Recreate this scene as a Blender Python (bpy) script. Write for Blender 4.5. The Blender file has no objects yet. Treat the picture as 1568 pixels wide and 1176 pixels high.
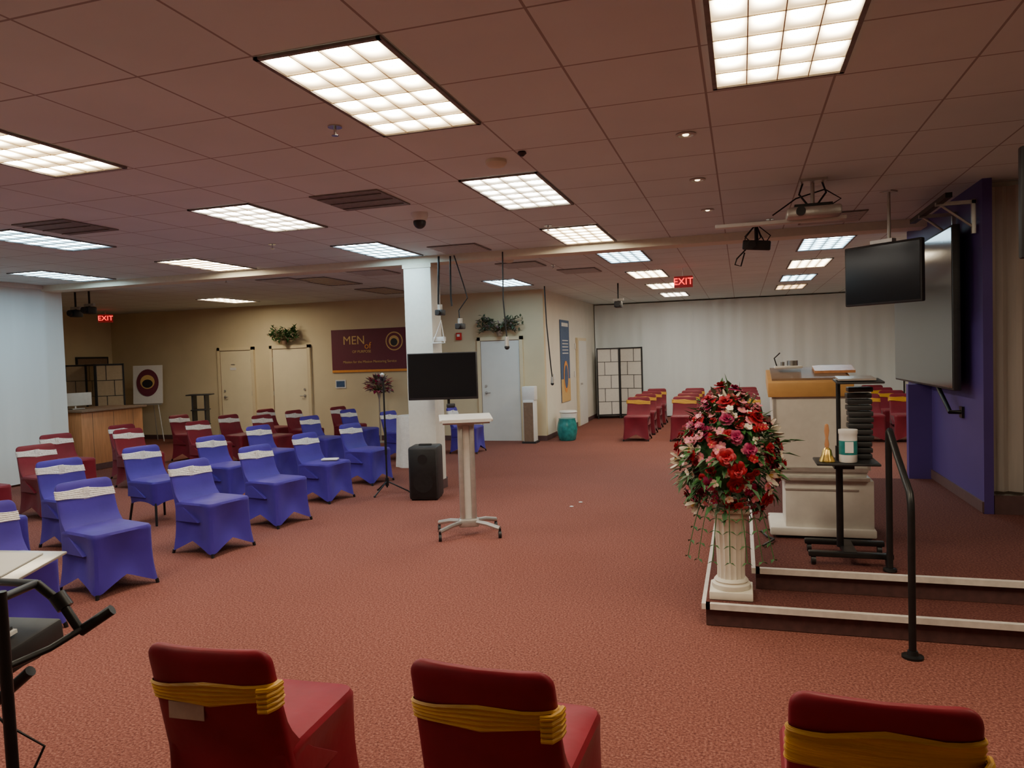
import bpy, bmesh, math, random
from mathutils import Vector, Matrix, Euler
random.seed(7)
D=bpy.data; C=bpy.context
col=C.scene.collection
pi=math.pi

# ------------------------------------------------------------ materials
def mat(name,c,rough=.6,metal=0,var=.0,vscale=20,bump=0,bscale=60,emit=0,ecol=None,spec=.5,sheen=0,stretch=None,coat=0):
    m=D.materials.new(name); m.use_nodes=True
    nt=m.node_tree; b=nt.nodes['Principled BSDF']
    b.inputs['Base Color'].default_value=(*c,1); b.inputs['Roughness'].default_value=rough
    b.inputs['Metallic'].default_value=metal
    b.inputs['Specular IOR Level'].default_value=spec
    if sheen: b.inputs['Sheen Weight'].default_value=sheen
    if coat: b.inputs['Coat Weight'].default_value=coat; b.inputs['Coat Roughness'].default_value=.05
    if emit:
        b.inputs['Emission Color'].default_value=(*(ecol or c),1); b.inputs['Emission Strength'].default_value=emit
    tc=nt.nodes.new('ShaderNodeTexCoord'); mp=nt.nodes.new('ShaderNodeMapping')
    nt.links.new(tc.outputs['Object'],mp.inputs['Vector'])
    if stretch: mp.inputs['Scale'].default_value=stretch
    n=nt.nodes.new('ShaderNodeTexNoise'); n.inputs['Scale'].default_value=vscale; n.inputs['Detail'].default_value=4
    nt.links.new(mp.outputs['Vector'],n.inputs['Vector'])
    if var>0:
        r=nt.nodes.new('ShaderNodeValToRGB')
        r.color_ramp.elements[0].position=.3; r.color_ramp.elements[1].position=.7
        r.color_ramp.elements[0].color=(*[x*(1-var) for x in c],1)
        r.color_ramp.elements[1].color=(*[min(1,x*(1+var)) for x in c],1)
        nt.links.new(n.outputs['Fac'],r.inputs['Fac']); nt.links.new(r.outputs['Color'],b.inputs['Base Color'])
    if bump>0:
        n2=nt.nodes.new('ShaderNodeTexNoise'); n2.inputs['Scale'].default_value=bscale; n2.inputs['Detail'].default_value=3
        nt.links.new(mp.outputs['Vector'],n2.inputs['Vector'])
        bp=nt.nodes.new('ShaderNodeBump'); bp.inputs['Strength'].default_value=bump; bp.inputs['Distance'].default_value=.02
        nt.links.new(n2.outputs['Fac'],bp.inputs['Height']); nt.links.new(bp.outputs['Normal'],b.inputs['Normal'])
    return m

def carpet(name,c1,c2,c3):
    m=D.materials.new(name); m.use_nodes=True; nt=m.node_tree; b=nt.nodes['Principled BSDF']
    b.inputs['Roughness'].default_value=.95; b.inputs['Specular IOR Level'].default_value=.15
    tc=nt.nodes.new('ShaderNodeTexCoord')
    n=nt.nodes.new('ShaderNodeTexNoise'); n.inputs['Scale'].default_value=80; n.inputs['Detail'].default_value=4; n.inputs['Roughness'].default_value=.7
    n2=nt.nodes.new('ShaderNodeTexNoise'); n2.inputs['Scale'].default_value=.6; n2.inputs['Detail'].default_value=4
    nt.links.new(tc.outputs['Object'],n.inputs['Vector']); nt.links.new(tc.outputs['Object'],n2.inputs['Vector'])
    r=nt.nodes.new('ShaderNodeValToRGB'); cr=r.color_ramp
    cr.elements[0].position=.34; cr.elements[0].color=(*c1,1)
    cr.elements[1].position=.68; cr.elements[1].color=(*c3,1)
    e=cr.elements.new(.5); e.color=(*c2,1)
    nt.links.new(n.outputs['Fac'],r.inputs['Fac'])
    mx=nt.nodes.new('ShaderNodeMixRGB'); mx.blend_type='MULTIPLY'; mx.inputs['Fac'].default_value=.3
    r2=nt.nodes.new('ShaderNodeValToRGB'); r2.color_ramp.elements[0].position=.3; r2.color_ramp.elements[1].position=.7
    r2.color_ramp.elements[0].color=(.6,.6,.6,1)
    nt.links.new(n2.outputs['Fac'],r2.inputs['Fac'])
    nt.links.new(r.outputs['Color'],mx.inputs['Color1']); nt.links.new(r2.outputs['Color'],mx.inputs['Color2'])
    nt.links.new(mx.outputs['Color'],b.inputs['Base Color'])
    bp=nt.nodes.new('ShaderNodeBump'); bp.inputs['Strength'].default_value=.5; bp.inputs['Distance'].default_value=.01
    nt.links.new(n.outputs['Fac'],bp.inputs['Height']); nt.links.new(bp.outputs['Normal'],b.inputs['Normal'])
    return m

def ceilmat():
    m=D.materials.new('ceiling_tile'); m.use_nodes=True; nt=m.node_tree; b=nt.nodes['Principled BSDF']
    b.inputs['Roughness'].default_value=.8
    geo=nt.nodes.new('ShaderNodeNewGeometry'); sep=nt.nodes.new('ShaderNodeSeparateXYZ')
    nt.links.new(geo.outputs['Position'],sep.inputs[0])
    def line(out,off):
        a=nt.nodes.new('ShaderNodeMath'); a.operation='ADD'; a.inputs[1].default_value=61-off
        nt.links.new(out,a.inputs[0])
        d=nt.nodes.new('ShaderNodeMath'); d.operation='DIVIDE'; d.inputs[1].default_value=.61; nt.links.new(a.outputs[0],d.inputs[0])
        f=nt.nodes.new('ShaderNodeMath'); f.operation='FRACT'; nt.links.new(d.outputs[0],f.inputs[0])
        s=nt.nodes.new('ShaderNodeMath'); s.operation='SUBTRACT'; s.inputs[1].default_value=.5; nt.links.new(f.outputs[0],s.inputs[0])
        ab=nt.nodes.new('ShaderNodeMath'); ab.operation='ABSOLUTE'; nt.links.new(s.outputs[0],ab.inputs[0])
        g=nt.nodes.new('ShaderNodeMath'); g.operation='GREATER_THAN'; g.inputs[1].default_value=.490; nt.links.new(ab.outputs[0],g.inputs[0])
        return g
    g1=line(sep.outputs['X'],-.15); g2=line(sep.outputs['Y'],2.74)
    mxx=nt.nodes.new('ShaderNodeMath'); mxx.operation='MAXIMUM'
    nt.links.new(g1.outputs[0],mxx.inputs[0]); nt.links.new(g2.outputs[0],mxx.inputs[1])
    n=nt.nodes.new('ShaderNodeTexNoise'); n.inputs['Scale'].default_value=1.2; n.inputs['Detail'].default_value=5
    nt.links.new(geo.outputs['Position'],n.inputs['Vector'])
    r=nt.nodes.new('ShaderNodeValToRGB'); r.color_ramp.elements[0].position=.3; r.color_ramp.elements[1].position=.7
    r.color_ramp.elements[0].color=(.64,.72,.71,1); r.color_ramp.elements[1].color=(.71,.79,.78,1)
    nt.links.new(n.outputs['Fac'],r.inputs['Fac'])
    mx=nt.nodes.new('ShaderNodeMixRGB'); mx.inputs['Color2'].default_value=(.34,.32,.31,1)
    nt.links.new(mxx.outputs[0],mx.inputs['Fac']); nt.links.new(r.outputs['Color'],mx.inputs['Color1'])
    nt.links.new(mx.outputs['Color'],b.inputs['Base Color'])
    return m

def lensmat(name,c,s,c0=(1,.68,.32)):
    m=D.materials.new(name); m.use_nodes=True; nt=m.node_tree; b=nt.nodes['Principled BSDF']
    b.inputs['Base Color'].default_value=(.5,.45,.35,1); b.inputs['Roughness'].default_value=.4
    tc=nt.nodes.new('ShaderNodeTexCoord'); sep=nt.nodes.new('ShaderNodeSeparateXYZ'); nt.links.new(tc.outputs['Generated'],sep.inputs[0])
    def mth(op,a,v=None,bb=None):
        q=nt.nodes.new('ShaderNodeMath'); q.operation=op; nt.links.new(a,q.inputs[0])
        if v is not None: q.inputs[1].default_value=v
        if bb is not None: nt.links.new(bb,q.inputs[1])
        return q.outputs[0]
    w1=mth('ABSOLUTE',mth('SINE',mth('MULTIPLY',sep.outputs['X'],4*pi)))
    w2=mth('FRACT',mth('MULTIPLY',sep.outputs['Y'],6))
    w2=mth('SINE',mth('MULTIPLY',mth('POWER',w2,.45),pi))
    mu=mth('POWER',mth('MULTIPLY',mth('POWER',w1,.5),None,w2),2.6)
    mr=nt.nodes.new('ShaderNodeMapRange'); mr.inputs['To Min'].default_value=s*.022; mr.inputs['To Max'].default_value=s
    nt.links.new(mu,mr.inputs['Value'])
    cr=nt.nodes.new('ShaderNodeMixRGB'); cr.inputs['Color1'].default_value=(*c0,1); cr.inputs['Color2'].default_value=(*c,1)
    nt.links.new(mth('POWER',mu,.40),cr.inputs['Fac'])
    nt.links.new(cr.outputs['Color'],b.inputs['Emission Color'])
    nt.links.new(mr.outputs['Result'],b.inputs['Emission Strength'])
    return m

M={}
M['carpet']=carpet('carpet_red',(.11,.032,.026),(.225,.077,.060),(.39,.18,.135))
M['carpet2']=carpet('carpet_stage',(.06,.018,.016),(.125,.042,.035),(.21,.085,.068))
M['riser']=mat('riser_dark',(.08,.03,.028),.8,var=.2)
M['ceil']=ceilmat()
M['beige']=mat('wall_beige',(.68,.58,.38),.75,var=.04,vscale=2,bump=.05,bscale=200)
M['cream']=mat('wall_cream',(.74,.71,.62),.75,var=.04,vscale=2)
M['purplewall']=mat('wall_purple',(.065,.035,.19),.6,var=.05,vscale=3)
M['beam']=mat('beam_paint',(.70,.66,.53),.7,var=.03)
M['colwhite']=mat('column_paint',(.78,.75,.66),.6,var=.03)
M['door']=mat('door_paint',(.78,.69,.48),.5,var=.03,vscale=4)
M['door2']=mat('door_paint_white',(.74,.74,.70),.5,var=.03,vscale=4)
M['frame']=mat('door_frame',(.72,.61,.40),.5,var=.02)
M['curtain']=mat('white_curtain',(.78,.85,.86),.7,var=.05,vscale=3,stretch=(1,1,.1))
M['curtain2']=mat('grey_curtain',(.45,.40,.36),.85,var=.12,vscale=3,stretch=(4,4,.3))
M['base']=mat('baseboard_dark',(.10,.05,.05),.6,var=.1)
M['nose']=mat('nosing_white',(.66,.60,.55),.5,var=.1)
M['black']=mat('black_metal',(.012,.012,.013),.4,metal=.3,var=.2)
M['blackp']=mat('black_plastic',(.018,.018,.02),.5,var=.2)
M['screen']=mat('screen_glass',(.006,.006,.008),.15,var=.1,spec=.35)
M['gloss']=mat('display_glass',(.03,.028,.027),.12,var=.05,spec=.28)
M['grey']=mat('grey_metal',(.48,.46,.43),.35,metal=.6,var=.08)
M['greylt']=mat('grey_laminate',(.60,.57,.52),.5,var=.04)
M['white']=mat('white_plastic',(.75,.74,.72),.45,var=.03)
M['whitec']=mat('white_cloth',(.75,.73,.70),.8,var=.06,bump=.3)
M['blue']=mat('spandex_blue',(.045,.020,.27),.55,var=.12,vscale=5,bump=.25,bscale=6,sheen=.1,spec=.3)
M['red']=mat('spandex_red',(.23,.004,.017),.5,var=.15,vscale=5,bump=.25,bscale=6,sheen=.05,spec=.25)
M['redd']=mat('spandex_wine',(.17,.008,.020),.55,var=.15,vscale=5,bump=.25,bscale=6,sheen=.1,spec=.3)
M['lace']=mat('sash_white',(.74,.71,.68),.8,var=.15,vscale=60,bump=.5,bscale=60)
M['gold']=mat('sash_gold',(.58,.30,.02),.5,var=.25,vscale=8,bump=.4,bscale=30,sheen=.1,stretch=(.3,.3,3))
M['wood']=mat('wood_cherry',(.54,.25,.11),.4,var=.15,vscale=6,stretch=(8,8,.6))
M['woodo']=mat('wood_oak',(.55,.30,.10),.4,var=.12,vscale=6,stretch=(1,8,1))
M['plum']=mat('banner_plum',(.14,.02,.04),.6,var=.05)
M['goldp']=mat('print_gold',(.65,.42,.15),.5,var=.05)
M['louver']=mat('louver_gold',(.62,.52,.34),.4,var=.05)
M['orange']=mat('print_orange',(.75,.30,.05),.5,var=.05)
M['navy']=mat('print_navy',(.05,.10,.22),.5,var=.2)
M['paper']=mat('paper_white',(.75,.74,.72),.6,var=.02)
M['shoji']=mat('screen_paper',(.78,.76,.70),.7,var=.03)
M['shoji2']=mat('screen_paper_tan',(.45,.36,.24),.7,var=.05)
M['leaf']=mat('leaf_green',(.035,.12,.03),.5,var=.4,vscale=30)
M['leaf2']=mat('leaf_grey_green',(.10,.15,.09),.6,var=.3,vscale=30)
M['stem']=mat('stem_brown',(.10,.07,.03),.7,var=.2)
M['fred']=mat('petal_red',(.36,.005,.018),.5,var=.3,vscale=40)
M['fpink']=mat('petal_pink',(.70,.22,.28),.5,var=.25,vscale=40)
M['fmag']=mat('petal_magenta',(.32,.012,.08),.5,var=.3,vscale=40)
M['fwhite']=mat('petal_cream',(.78,.68,.55),.5,var=.12,vscale=40)
M['fyel']=mat('stamen_yellow',(.75,.5,.06),.6,var=.2)
M['fgrey']=mat('petal_grey_pink',(.38,.28,.30),.6,var=.4)
M['ped']=mat('pedestal_plaster',(.76,.71,.60),.55,var=.06,vscale=8)
M['teal']=mat('ceramic_teal',(.02,.22,.22),.25,var=.3,vscale=12)
M['brass']=mat('brass',(.72,.48,.12),.25,metal=.9,var=.1)
M['exit']=mat('exit_red',(.8,.01,.01),.5,emit=3.5,ecol=(1,.02,.02))
M['exitbox']=mat('exit_housing',(.25,.02,.02),.5,emit=.1,ecol=(1,.05,.05))
M['vent']=mat('vent_dark',(.20,.18,.17),.6,var=.2)
M['ventl']=mat('vent_light',(.60,.59,.57),.6,var=.05)
M['chrome']=mat('chrome',(.6,.6,.6),.2,metal=1,var=.05)
M['spot']=mat('spot_lamp',(.9,.8,.6),.4,emit=6,ecol=(1,.8,.5))
M['alarm']=mat('alarm_red',(.6,.02,.02),.4,var=.1)
M['dbrown']=mat('tray_brown',(.22,.14,.09),.5,var=.1)
M['label']=mat('label_paper',(.42,.30,.24),.6,var=.1)
M['warm']=lensmat('lens_warm',(1,.92,.72),78)
M['neutral']=lensmat('lens_neutral',(1,.97,.90),66,(1,.85,.6))
M['cool']=lensmat('lens_cool',(.60,.87,1),54,(.35,.65,.85))
M['amber']=lensmat('lens_amber',(1,.55,.25),30)
M['off']=mat('lens_off',(.40,.37,.33),.4,var=.05)

# ------------------------------------------------------------ builder
class B:
    def __init__(s): s.bm=bmesh.new(); s.mats=[]
    def mi(s,m):
        m=M[m] if isinstance(m,str) else m
        if m not in s.mats: s.mats.append(m)
        return s.mats.index(m)
    def box(s,c,sz,m,rot=None,bev=0):
        i=s.mi(m); r=bmesh.ops.create_cube(s.bm,size=1)
        vs=r['verts']; c=Vector(c)
        for v in vs: v.co=Vector((v.co.x*sz[0],v.co.y*sz[1],v.co.z*sz[2]))
        fs=list({f for v in vs for f in v.link_faces})
        for f in fs: f.material_index=i
        if bev:
            es=list({e for v in vs for e in v.link_edges})
            rr=bmesh.ops.bevel(s.bm,geom=es,offset=bev,segments=2,profile=.5,affect='EDGES')
            vs=list({v for f in rr['faces'] for v in f.verts}|{v for v in vs if v.is_valid})
            for f in {f for v in vs for f in v.link_faces}: f.material_index=i
        R=Euler(rot).to_matrix() if rot is not None else Matrix.Identity(3)
        for v in vs: v.co=R@v.co+c
    def loft(s,rings,m,cap=True,closed=True):
        i=s.mi(m); R=[[s.bm.verts.new(p) for p in r] for r in rings]
        n=len(R[0])
        for a,b in zip(R[:-1],R[1:]):
            for k in range(n if closed else n-1):
                f=s.bm.faces.new((a[k],a[(k+1)%n],b[(k+1)%n],b[k])); f.material_index=i; f.smooth=True
        if cap and closed:
            for r in (R[0][::-1],R[-1]):
                f=s.bm.faces.new(r); f.material_index=i
        return R
    def tube(s,pts,r,m,seg=10,cap=True):
        pts=[Vector(p) for p in pts]; rr=r if isinstance(r,(list,tuple)) else [r]*len(pts)
        rings=[]; prev=None
        for k,p in enumerate(pts):
            t=(pts[min(k+1,len(pts)-1)]-pts[max(k-1,0)]).normalized()
            if prev is None:
                a=Vector((0,0,1)) if abs(t.z)<.9 else Vector((1,0,0))
                x=t.cross(a).normalized()
            else: x=(prev-t*prev.dot(t)).normalized()
            y=t.cross(x); prev=x
            rings.append([p+(x*math.cos(2*pi*j/seg)+y*math.sin(2*pi*j/seg))*rr[k] for j in range(seg)])
        s.loft(rings,m,cap)
    def cyl(s,p1,p2,r,m,seg=16,r2=None): s.tube([p1,p2],[r,r if r2 is None else r2],m,seg)
    def lathe(s,prof,c,m,seg=24,flute=0,nf=16):
        rings=[]
        for (r,z) in prof:
            rings.append([Vector((c[0]+r*(1-flute*abs(math.sin(nf*pi*j/seg)))*math.cos(2*pi*j/seg),c[1]+r*(1-flute*abs(math.sin(nf*pi*j/seg)))*math.sin(2*pi*j/seg),c[2]+z)) for j in range(seg)])
        s.loft(rings,m)
    def sph(s,c,r,m,sc=(1,1,1),seg=12):
        i=s.mi(m); q=bmesh.ops.create_uvsphere(s.bm,u_segments=seg,v_segments=max(6,seg*2//3),radius=r)
        for v in q['verts']: v.co=Vector((v.co.x*sc[0]+c[0],v.co.y*sc[1]+c[1],v.co.z*sc[2]+c[2]))
        for f in {f for v in q['verts'] for f in v.link_faces}: f.material_index=i; f.smooth=True
    def face(s,pts,m):
        f=s.bm.faces.new([s.bm.verts.new(p) for p in pts]); f.material_index=s.mi(m); return f
    def mesh(s,name,recalc=True):
        if recalc: bmesh.ops.recalc_face_normals(s.bm,faces=s.bm.faces)
        me=D.meshes.new(name); s.bm.to_mesh(me); s.bm.free()
        for m in s.mats: me.materials.append(m)
        me.polygons.foreach_set('use_smooth',[True]*len(me.polygons))
        me.set_sharp_from_angle(angle=math.radians(38))
        return me
    def done(s,name,loc=(0,0,0),rz=0,parent=None):
        return obj(name,s.mesh(name),loc,rz,parent)
def obj(name,me,loc=(0,0,0),rz=0,parent=None):
    o=D.objects.new(name,me); col.objects.link(o); o.location=loc; o.rotation_euler=(0,0,rz)
    if parent: o.parent=parent
    return o
def text(body,size,m,name,loc,rot,parent=None,ext=.002):
    cu=D.curves.new(name,'FONT'); cu.body=body; cu.size=size; cu.extrude=ext; cu.align_x='CENTER'; cu.align_y='CENTER'
    t=D.objects.new(name+'_c',cu); col.objects.link(t); C.view_layer.update()
    me=D.meshes.new_from_object(t.evaluated_get(C.evaluated_depsgraph_get()))
    D.objects.remove(t); me.materials.clear(); me.materials.append(M[m]); me.name=name
    o=D.objects.new(name,me); col.objects.link(o); o.location=loc; o.rotation_euler=rot
    if parent: o.parent=parent
    return o
def simple_box(name,x0,x1,y0,y1,z0,z1,m):
    b=B(); b.box((0,0,0),(x1-x0,y1-y0,z1-z0),m); return b.done(name,((x0+x1)/2,(y0+y1)/2,(z0+z1)/2))

# ------------------------------------------------------------ room shell
CZ=3.02; BW=14.2; FW=19.6; SX=-3.75
b=B(); b.face([(-16,-3,0),(8,-3,0),(8,21,0),(-16,21,0)],'carpet'); b.done('floor')
b=B(); b.face([(-16,-3,CZ),(-16,21,CZ),(8,21,CZ),(8,-3,CZ)],'ceil'); b.done('ceiling')
simple_box('wall_back',-14.6,SX,BW,BW+.12,0,CZ,'beige')
simple_box('wall_left',-14.72,-14.6,9.0,BW+.12,0,CZ,'beige')
simple_box('wall_side',SX-.12,SX,BW+.12,FW+.1,0,CZ,'cream')
simple_box('wall_far',SX-.2,5.0,FW+.1,FW+.2,0,CZ,'cream')
simple_box('wall_right',3.7,3.82,9.72,FW+.1,0,CZ,'cream')
simple_box('wall_rear',-11,7,-2.6,-2.5,0,CZ,'cream')
simple_box('wall_east',6.8,6.9,-2.5,7.2,0,CZ,'cream')
simple_box('baseboard_back',-14.6,SX+.012,BW-.012,BW,0,.1,'base')
simple_box('baseboard_side',SX,SX+.012,BW,FW,0,.1,'base')
simple_box('wall_recess',-14.6,-10.45,8.85,9.0,0,CZ,'cream')

def curtain(name,p0,p1,z0,z1,m,period=.55,amp=.03,fine=0,step=.045):
    p0=Vector((*p0,0)); p1=Vector((*p1,0)); L=(p1-p0).length; d=(p1-p0)/L; nrm=Vector((-d.y,d.x,0))
    n=int(L/step); b=B(); rings=[]
    for zz in (z0,z0+(z1-z0)*.33,z0+(z1-z0)*.66,z1):
        row=[]
        for k in range(n+1):
            t=L*k/n
            ph=2*pi*t/period
            off=amp*(abs(math.sin(ph/2))**.5-.7)+fine*math.sin(ph*3.1+math.sin(t*1.7)*2+zz*.25)+fine*.6*math.sin(t*23+zz*.2)
            q=p0+d*t+nrm*off; row.append(Vector((q.x,q.y,zz)))
        rings.append(row)
    b.loft(rings,m,cap=False,closed=False)
    return b.done(name)
curtain('partition_curtain_left',(-10.3,-2.5),(-10.3,9.1),.03,CZ-.05,'curtain',1.25,.05,0)
curtain('curtain_far',(SX+.02,FW-.1),(3.66,FW-.1),.03,CZ-.03,'curtain',1.24,.05,.008)
curtain('curtain_stage',(1.97,7.02),(6.7,7.02),.45,CZ-.05,'curtain2',.4,.05,.03)
b=B(); b.box((-10.3,3.3,CZ-.03),(.12,11.6,.06),'white'); b.done('trim_1')

# beam & column
simple_box('trim_beam',-14.6,3.7,8.72,9.0,CZ-.09,CZ-.001,'beam')
b=B(); b.box((0,0,(CZ-.09)/2),(.38,.30,CZ-.09),'colwhite',bev=.01)
b.box((0,0,.06),(.40,.32,.12),'base'); b.box((0,0,CZ-.12),(.40,.32,.05),'beam')
b.done('column',(-3.96,8.86,0))

# doors
def door(name,x0,x1,m,handle_left=False,sign=False):
    w=x1-x0; h=2.11; b=B()
    b.box((w/2,0,(h-.07)/2),(w-.12,.03,h-.07),m)
    for xx in (.035,w-.035): b.box((xx,-.005,h/2),(.07,.06,h),'frame')
    b.box((w/2,-.005,h-.035),(w,.06,.07),'frame')
    for xx in (.073,w-.073): b.box((xx,-.012,h/2-.03),(.008,.03,h-.07),'dbrown')
    b.box((w/2,-.012,h-.075),(w-.14,.03,.008),'dbrown')
    hx=.17 if handle_left else w-.17
    b.cyl((hx,-.015,.98),(hx,-.06,.98),.012,'grey'); b.cyl((hx,-.02,.98),(hx,-.03,.98),.032,'grey')
    b.cyl((hx,-.06,.98),(hx+(.1 if handle_left else -.1),-.06,.98),.01,'grey')
    b.cyl((hx,-.02,1.12),(hx,-.032,1.12),.025,'grey')
    for zz in (.3,1.05,1.8): b.box((w-.075 if handle_left else .075,-.02,zz),(.015,.02,.1),'grey')
    if sign: b.box((w*.42,-.02,1.62),(.16,.006,.06),'paper'); b.box((w*.42,-.02,1.72),(.1,.006,.02),'grey')
    return b.done(name,(x0,BW-.03,0))
door('door_1',-11.5,-10.52,'door',True,True)
door('door_2',-10.1,-9.06,'door',False,False)
door('door_3',-5.15,-4.18,'door2',True)
b=B(); b.box((0,0,1.05),(.05,1.0,2.1),'frame'); b.box((.02,0,1.02),(.04,.86,2.02),'door2'); b.cyl((.03,-.33,1),(.09,-.33,1),.02,'grey'); b.done('door_4',(SX+.03,17.6,0))

# ------------------------------------------------------------ stage (two levels, each laid around the stage wall)
def stage_block(name,x0,x1,y0,y1,z0,left):
    b=B(); w=x1-x0; l=y1-y0
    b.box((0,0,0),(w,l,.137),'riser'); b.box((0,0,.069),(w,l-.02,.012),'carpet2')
    b.box((0,-l/2,.055),(w,.05,.036),'nose')
    if left: b.box((-w/2,0,.055),(.05,l+.05,.036),'nose')
    b.done(name,((x0+x1)/2,(y0+y1)/2,z0+.0725))
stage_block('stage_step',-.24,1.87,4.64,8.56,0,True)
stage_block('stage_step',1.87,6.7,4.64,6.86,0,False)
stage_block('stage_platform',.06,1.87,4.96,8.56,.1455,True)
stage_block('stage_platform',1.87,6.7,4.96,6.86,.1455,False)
ST=.296
simple_box('wall_stage',1.88,1.95,6.88,9.72,0,CZ,'purplewall')
simple_box('wall_stage_return',1.66,1.88,8.6,8.70,0,1.28,'purplewall')
simple_box('wall_stage_end',1.95,3.8,9.62,9.72,0,CZ,'cream')
simple_box('wall_stage_back',1.96,6.8,7.1,7.2,0,CZ,'cream')
simple_box('baseboard_stage',1.865,1.88,6.88,8.6,ST,ST+.09,'base')
simple_box('baseboard_stage_back',1.96,6.8,6.90,6.93,0,ST+.14,'base')

# ------------------------------------------------------------ ceiling fixtures
def fixture(x,y,lens):
    b=B()
    for sx in (-1,1): b.box((sx*.293,0,-.006),(.022,1.21,.012),'vent')
    for sy in (-1,1): b.box((0,sy*.594,-.006),(.60,.022,.012),'vent')
    p=b.done('ceiling_light_fixture',(x,y,CZ-.002))
    b=B(); b.face([(-.283,-.583,0),(-.283,.583,0),(.283,.583,0),(.283,-.583,0)],lens)
    o=b.done('lens',(0,0,-.004),parent=p)
    b=B()
    for k in range(1,4): b.box((-.283+.566*k/4,0,0),(.005,1.166,.004),'louver')
    for k in range(1,6): b.box((0,-.583+1.166*k/6,0),(.566,.005,.004),'louver')
    b.done('louver',(0,0,-.008),parent=p)
for x,y,l in [(-1.675,3.35,'warm'),(.19,3.3,'warm'),(-1.675,5.75,'neutral'),(-1.675,8.05,'warm'),(-1.5,10.15,'cool'),(-1.48,12.6,'warm'),(-1.46,15.0,'warm'),(-1.45,17.4,'neutral'),
    (-4.115,3.3,'warm'),(-4.115,5.75,'neutral'),(-4.115,8.0,'cool'),(-6.7,5.75,'cool'),(-6.62,8.05,'warm'),(-9.0,8.0,'cool'),(-3.95,12.6,'cool'),(-9.9,12.6,'warm'),
    (1.03,10.2,'cool'),(1.03,12.5,'warm'),(1.03,14.9,'cool'),(1.03,17.0,'amber'),
    (-4.115,.9,'warm'),(-6.6,.9,'cool'),(-6.6,3.3,'neutral'),(2.6,3.3,'warm'),(-6.4,12.6,'off'),(-6.4,10.6,'off')]:
    fixture(x,y,l)

def vent(x,y,sx=.6,sy=.6,n=7,m='vent'):
    b=B(); b.box((0,0,0),(sx,sy,.01),m)
    for k in range(n):
        b.box((0,-sy/2+sy*(k+.5)/n,-.010),(sx*.94,.030 if n>8 else .012,.006),'ventl' if n>8 else 'vent')
    b.done('ceiling_vent',(x,y,CZ-.006))
vent(-2.95,5.45,.6,.6,3); vent(-5.9,5.3,.6,.6,3)
vent(-3.2,8.3,.6,.6,10); vent(-5.2,9.9,.6,.6,10); vent(-6.9,10.1,.6,.6,10); vent(-3.0,10.2,.6,.6,10); vent(.9,8.2,.6,.6,10); vent(-2.4,11.4,.6,.6,10)
def sprinkler(x,y):
    b=B(); b.cyl((0,0,0),(0,0,-.008),.04,'chrome'); b.cyl((0,0,-.008),(0,0,-.05),.008,'chrome'); b.cyl((0,0,-.05),(0,0,-.054),.02,'chrome')
    b.done('sprinkler_head',(x,y,CZ))
for p in [(-2.15,3.7),(-1.85,7.3),(-4.9,7.0),(-7.5,9.5),(.3,8.0),(-2.6,10.5)]: sprinkler(*p)
def spot(x,y):
    b=B(); b.lathe([(.06,0),(.062,-.008),(.045,-.012),(.04,-.004)],(0,0,0),'grey'); b.sph((0,0,-.006),.020,'spot',sc=(1,1,.4)); b.done('recessed_spotlight',(x,y,CZ))
for p in [(-.3,4.65),(-.3,5.9),(-.28,7.2)]: spot(*p)
def smoke(x,y):
    b=B(); b.lathe([(.07,0),(.072,-.02),(.055,-.04),(.03,-.046)],(0,0,0),'beam'); b.done('smoke_detector',(x,y,CZ))
smoke(-1.55,4.75); smoke(-3.0,9.6)
b=B(); b.lathe([(.075,0),(.078,-.03),(.06,-.07)],(0,0,0),'white'); b.sph((0,0,-.085),.058,'blackp'); b.done('dome_security_camera',(-2.75,6.15,CZ))
def exitsign(x,y,z,rz,name='exit_sign'):
    b=B(); b.box((0,0,0),(.29,.05,.18),'exitbox',bev=.006)
    b.cyl((0,0,.08),(0,0,CZ-z),.012,'white')
    o=b.done(name,(x,y,z),rz); text('EXIT',.15,'exit','letters',(0,-.03,0),(pi/2,0,0),o); return o
exitsign(-.86,12.0,2.80,0); exitsign(-13.6,13.1,2.84,.7)

def cord(pts,name,r=.008,head=None,m='black'):
    b=B(); b.tube(pts,r,m,8)
    if head: head(b,pts[-1])
    return b.done(name)
def camhead(b,p):
    p=Vector(p); b.box(p,(.10,.12,.07),'blackp',bev=.01); b.cyl(p+Vector((0,-.06,0)),p+Vector((0,-.1,0)),.03,'blackp'); b.cyl(p+Vector((0,0,.03)),p+Vector((0,0,.1)),.03,'grey')
def michead(b,p):
    p=Vector(p); b.cyl(p,p-Vector((0,0,.12)),.022,'grey',r2=.03); b.sph(p-Vector((0,0,.13)),.033,'blackp')
cord([(-3.62,8.64,2.99),(-3.62,8.60,2.6),(-3.62,8.58,2.4),(-3.6,8.58,2.28)],'hanging_speaker_cable',.014,camhead)
cord([(-3.42,8.66,2.99),(-3.30,8.66,2.6),(-3.26,8.66,2.45),(-3.38,8.66,2.3),(-3.36,8.64,2.1)],'hanging_camera',.008,camhead)
cord([(-3.48,8.68,2.99),(-3.49,8.68,2.5),(-3.48,8.68,2.36)],'hanging_cable',.012)
cord([(-2.78,8.66,2.99),(-2.79,8.66,2.4),(-2.76,8.66,1.95)],'hanging_microphone',.009,michead)
cord([(-3.5,13.4,3.0),(-3.48,13.4,2.3),(-3.42,13.4,1.5),(-3.4,13.4,1.3)],'hanging_cord',.012,michead)
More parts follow.
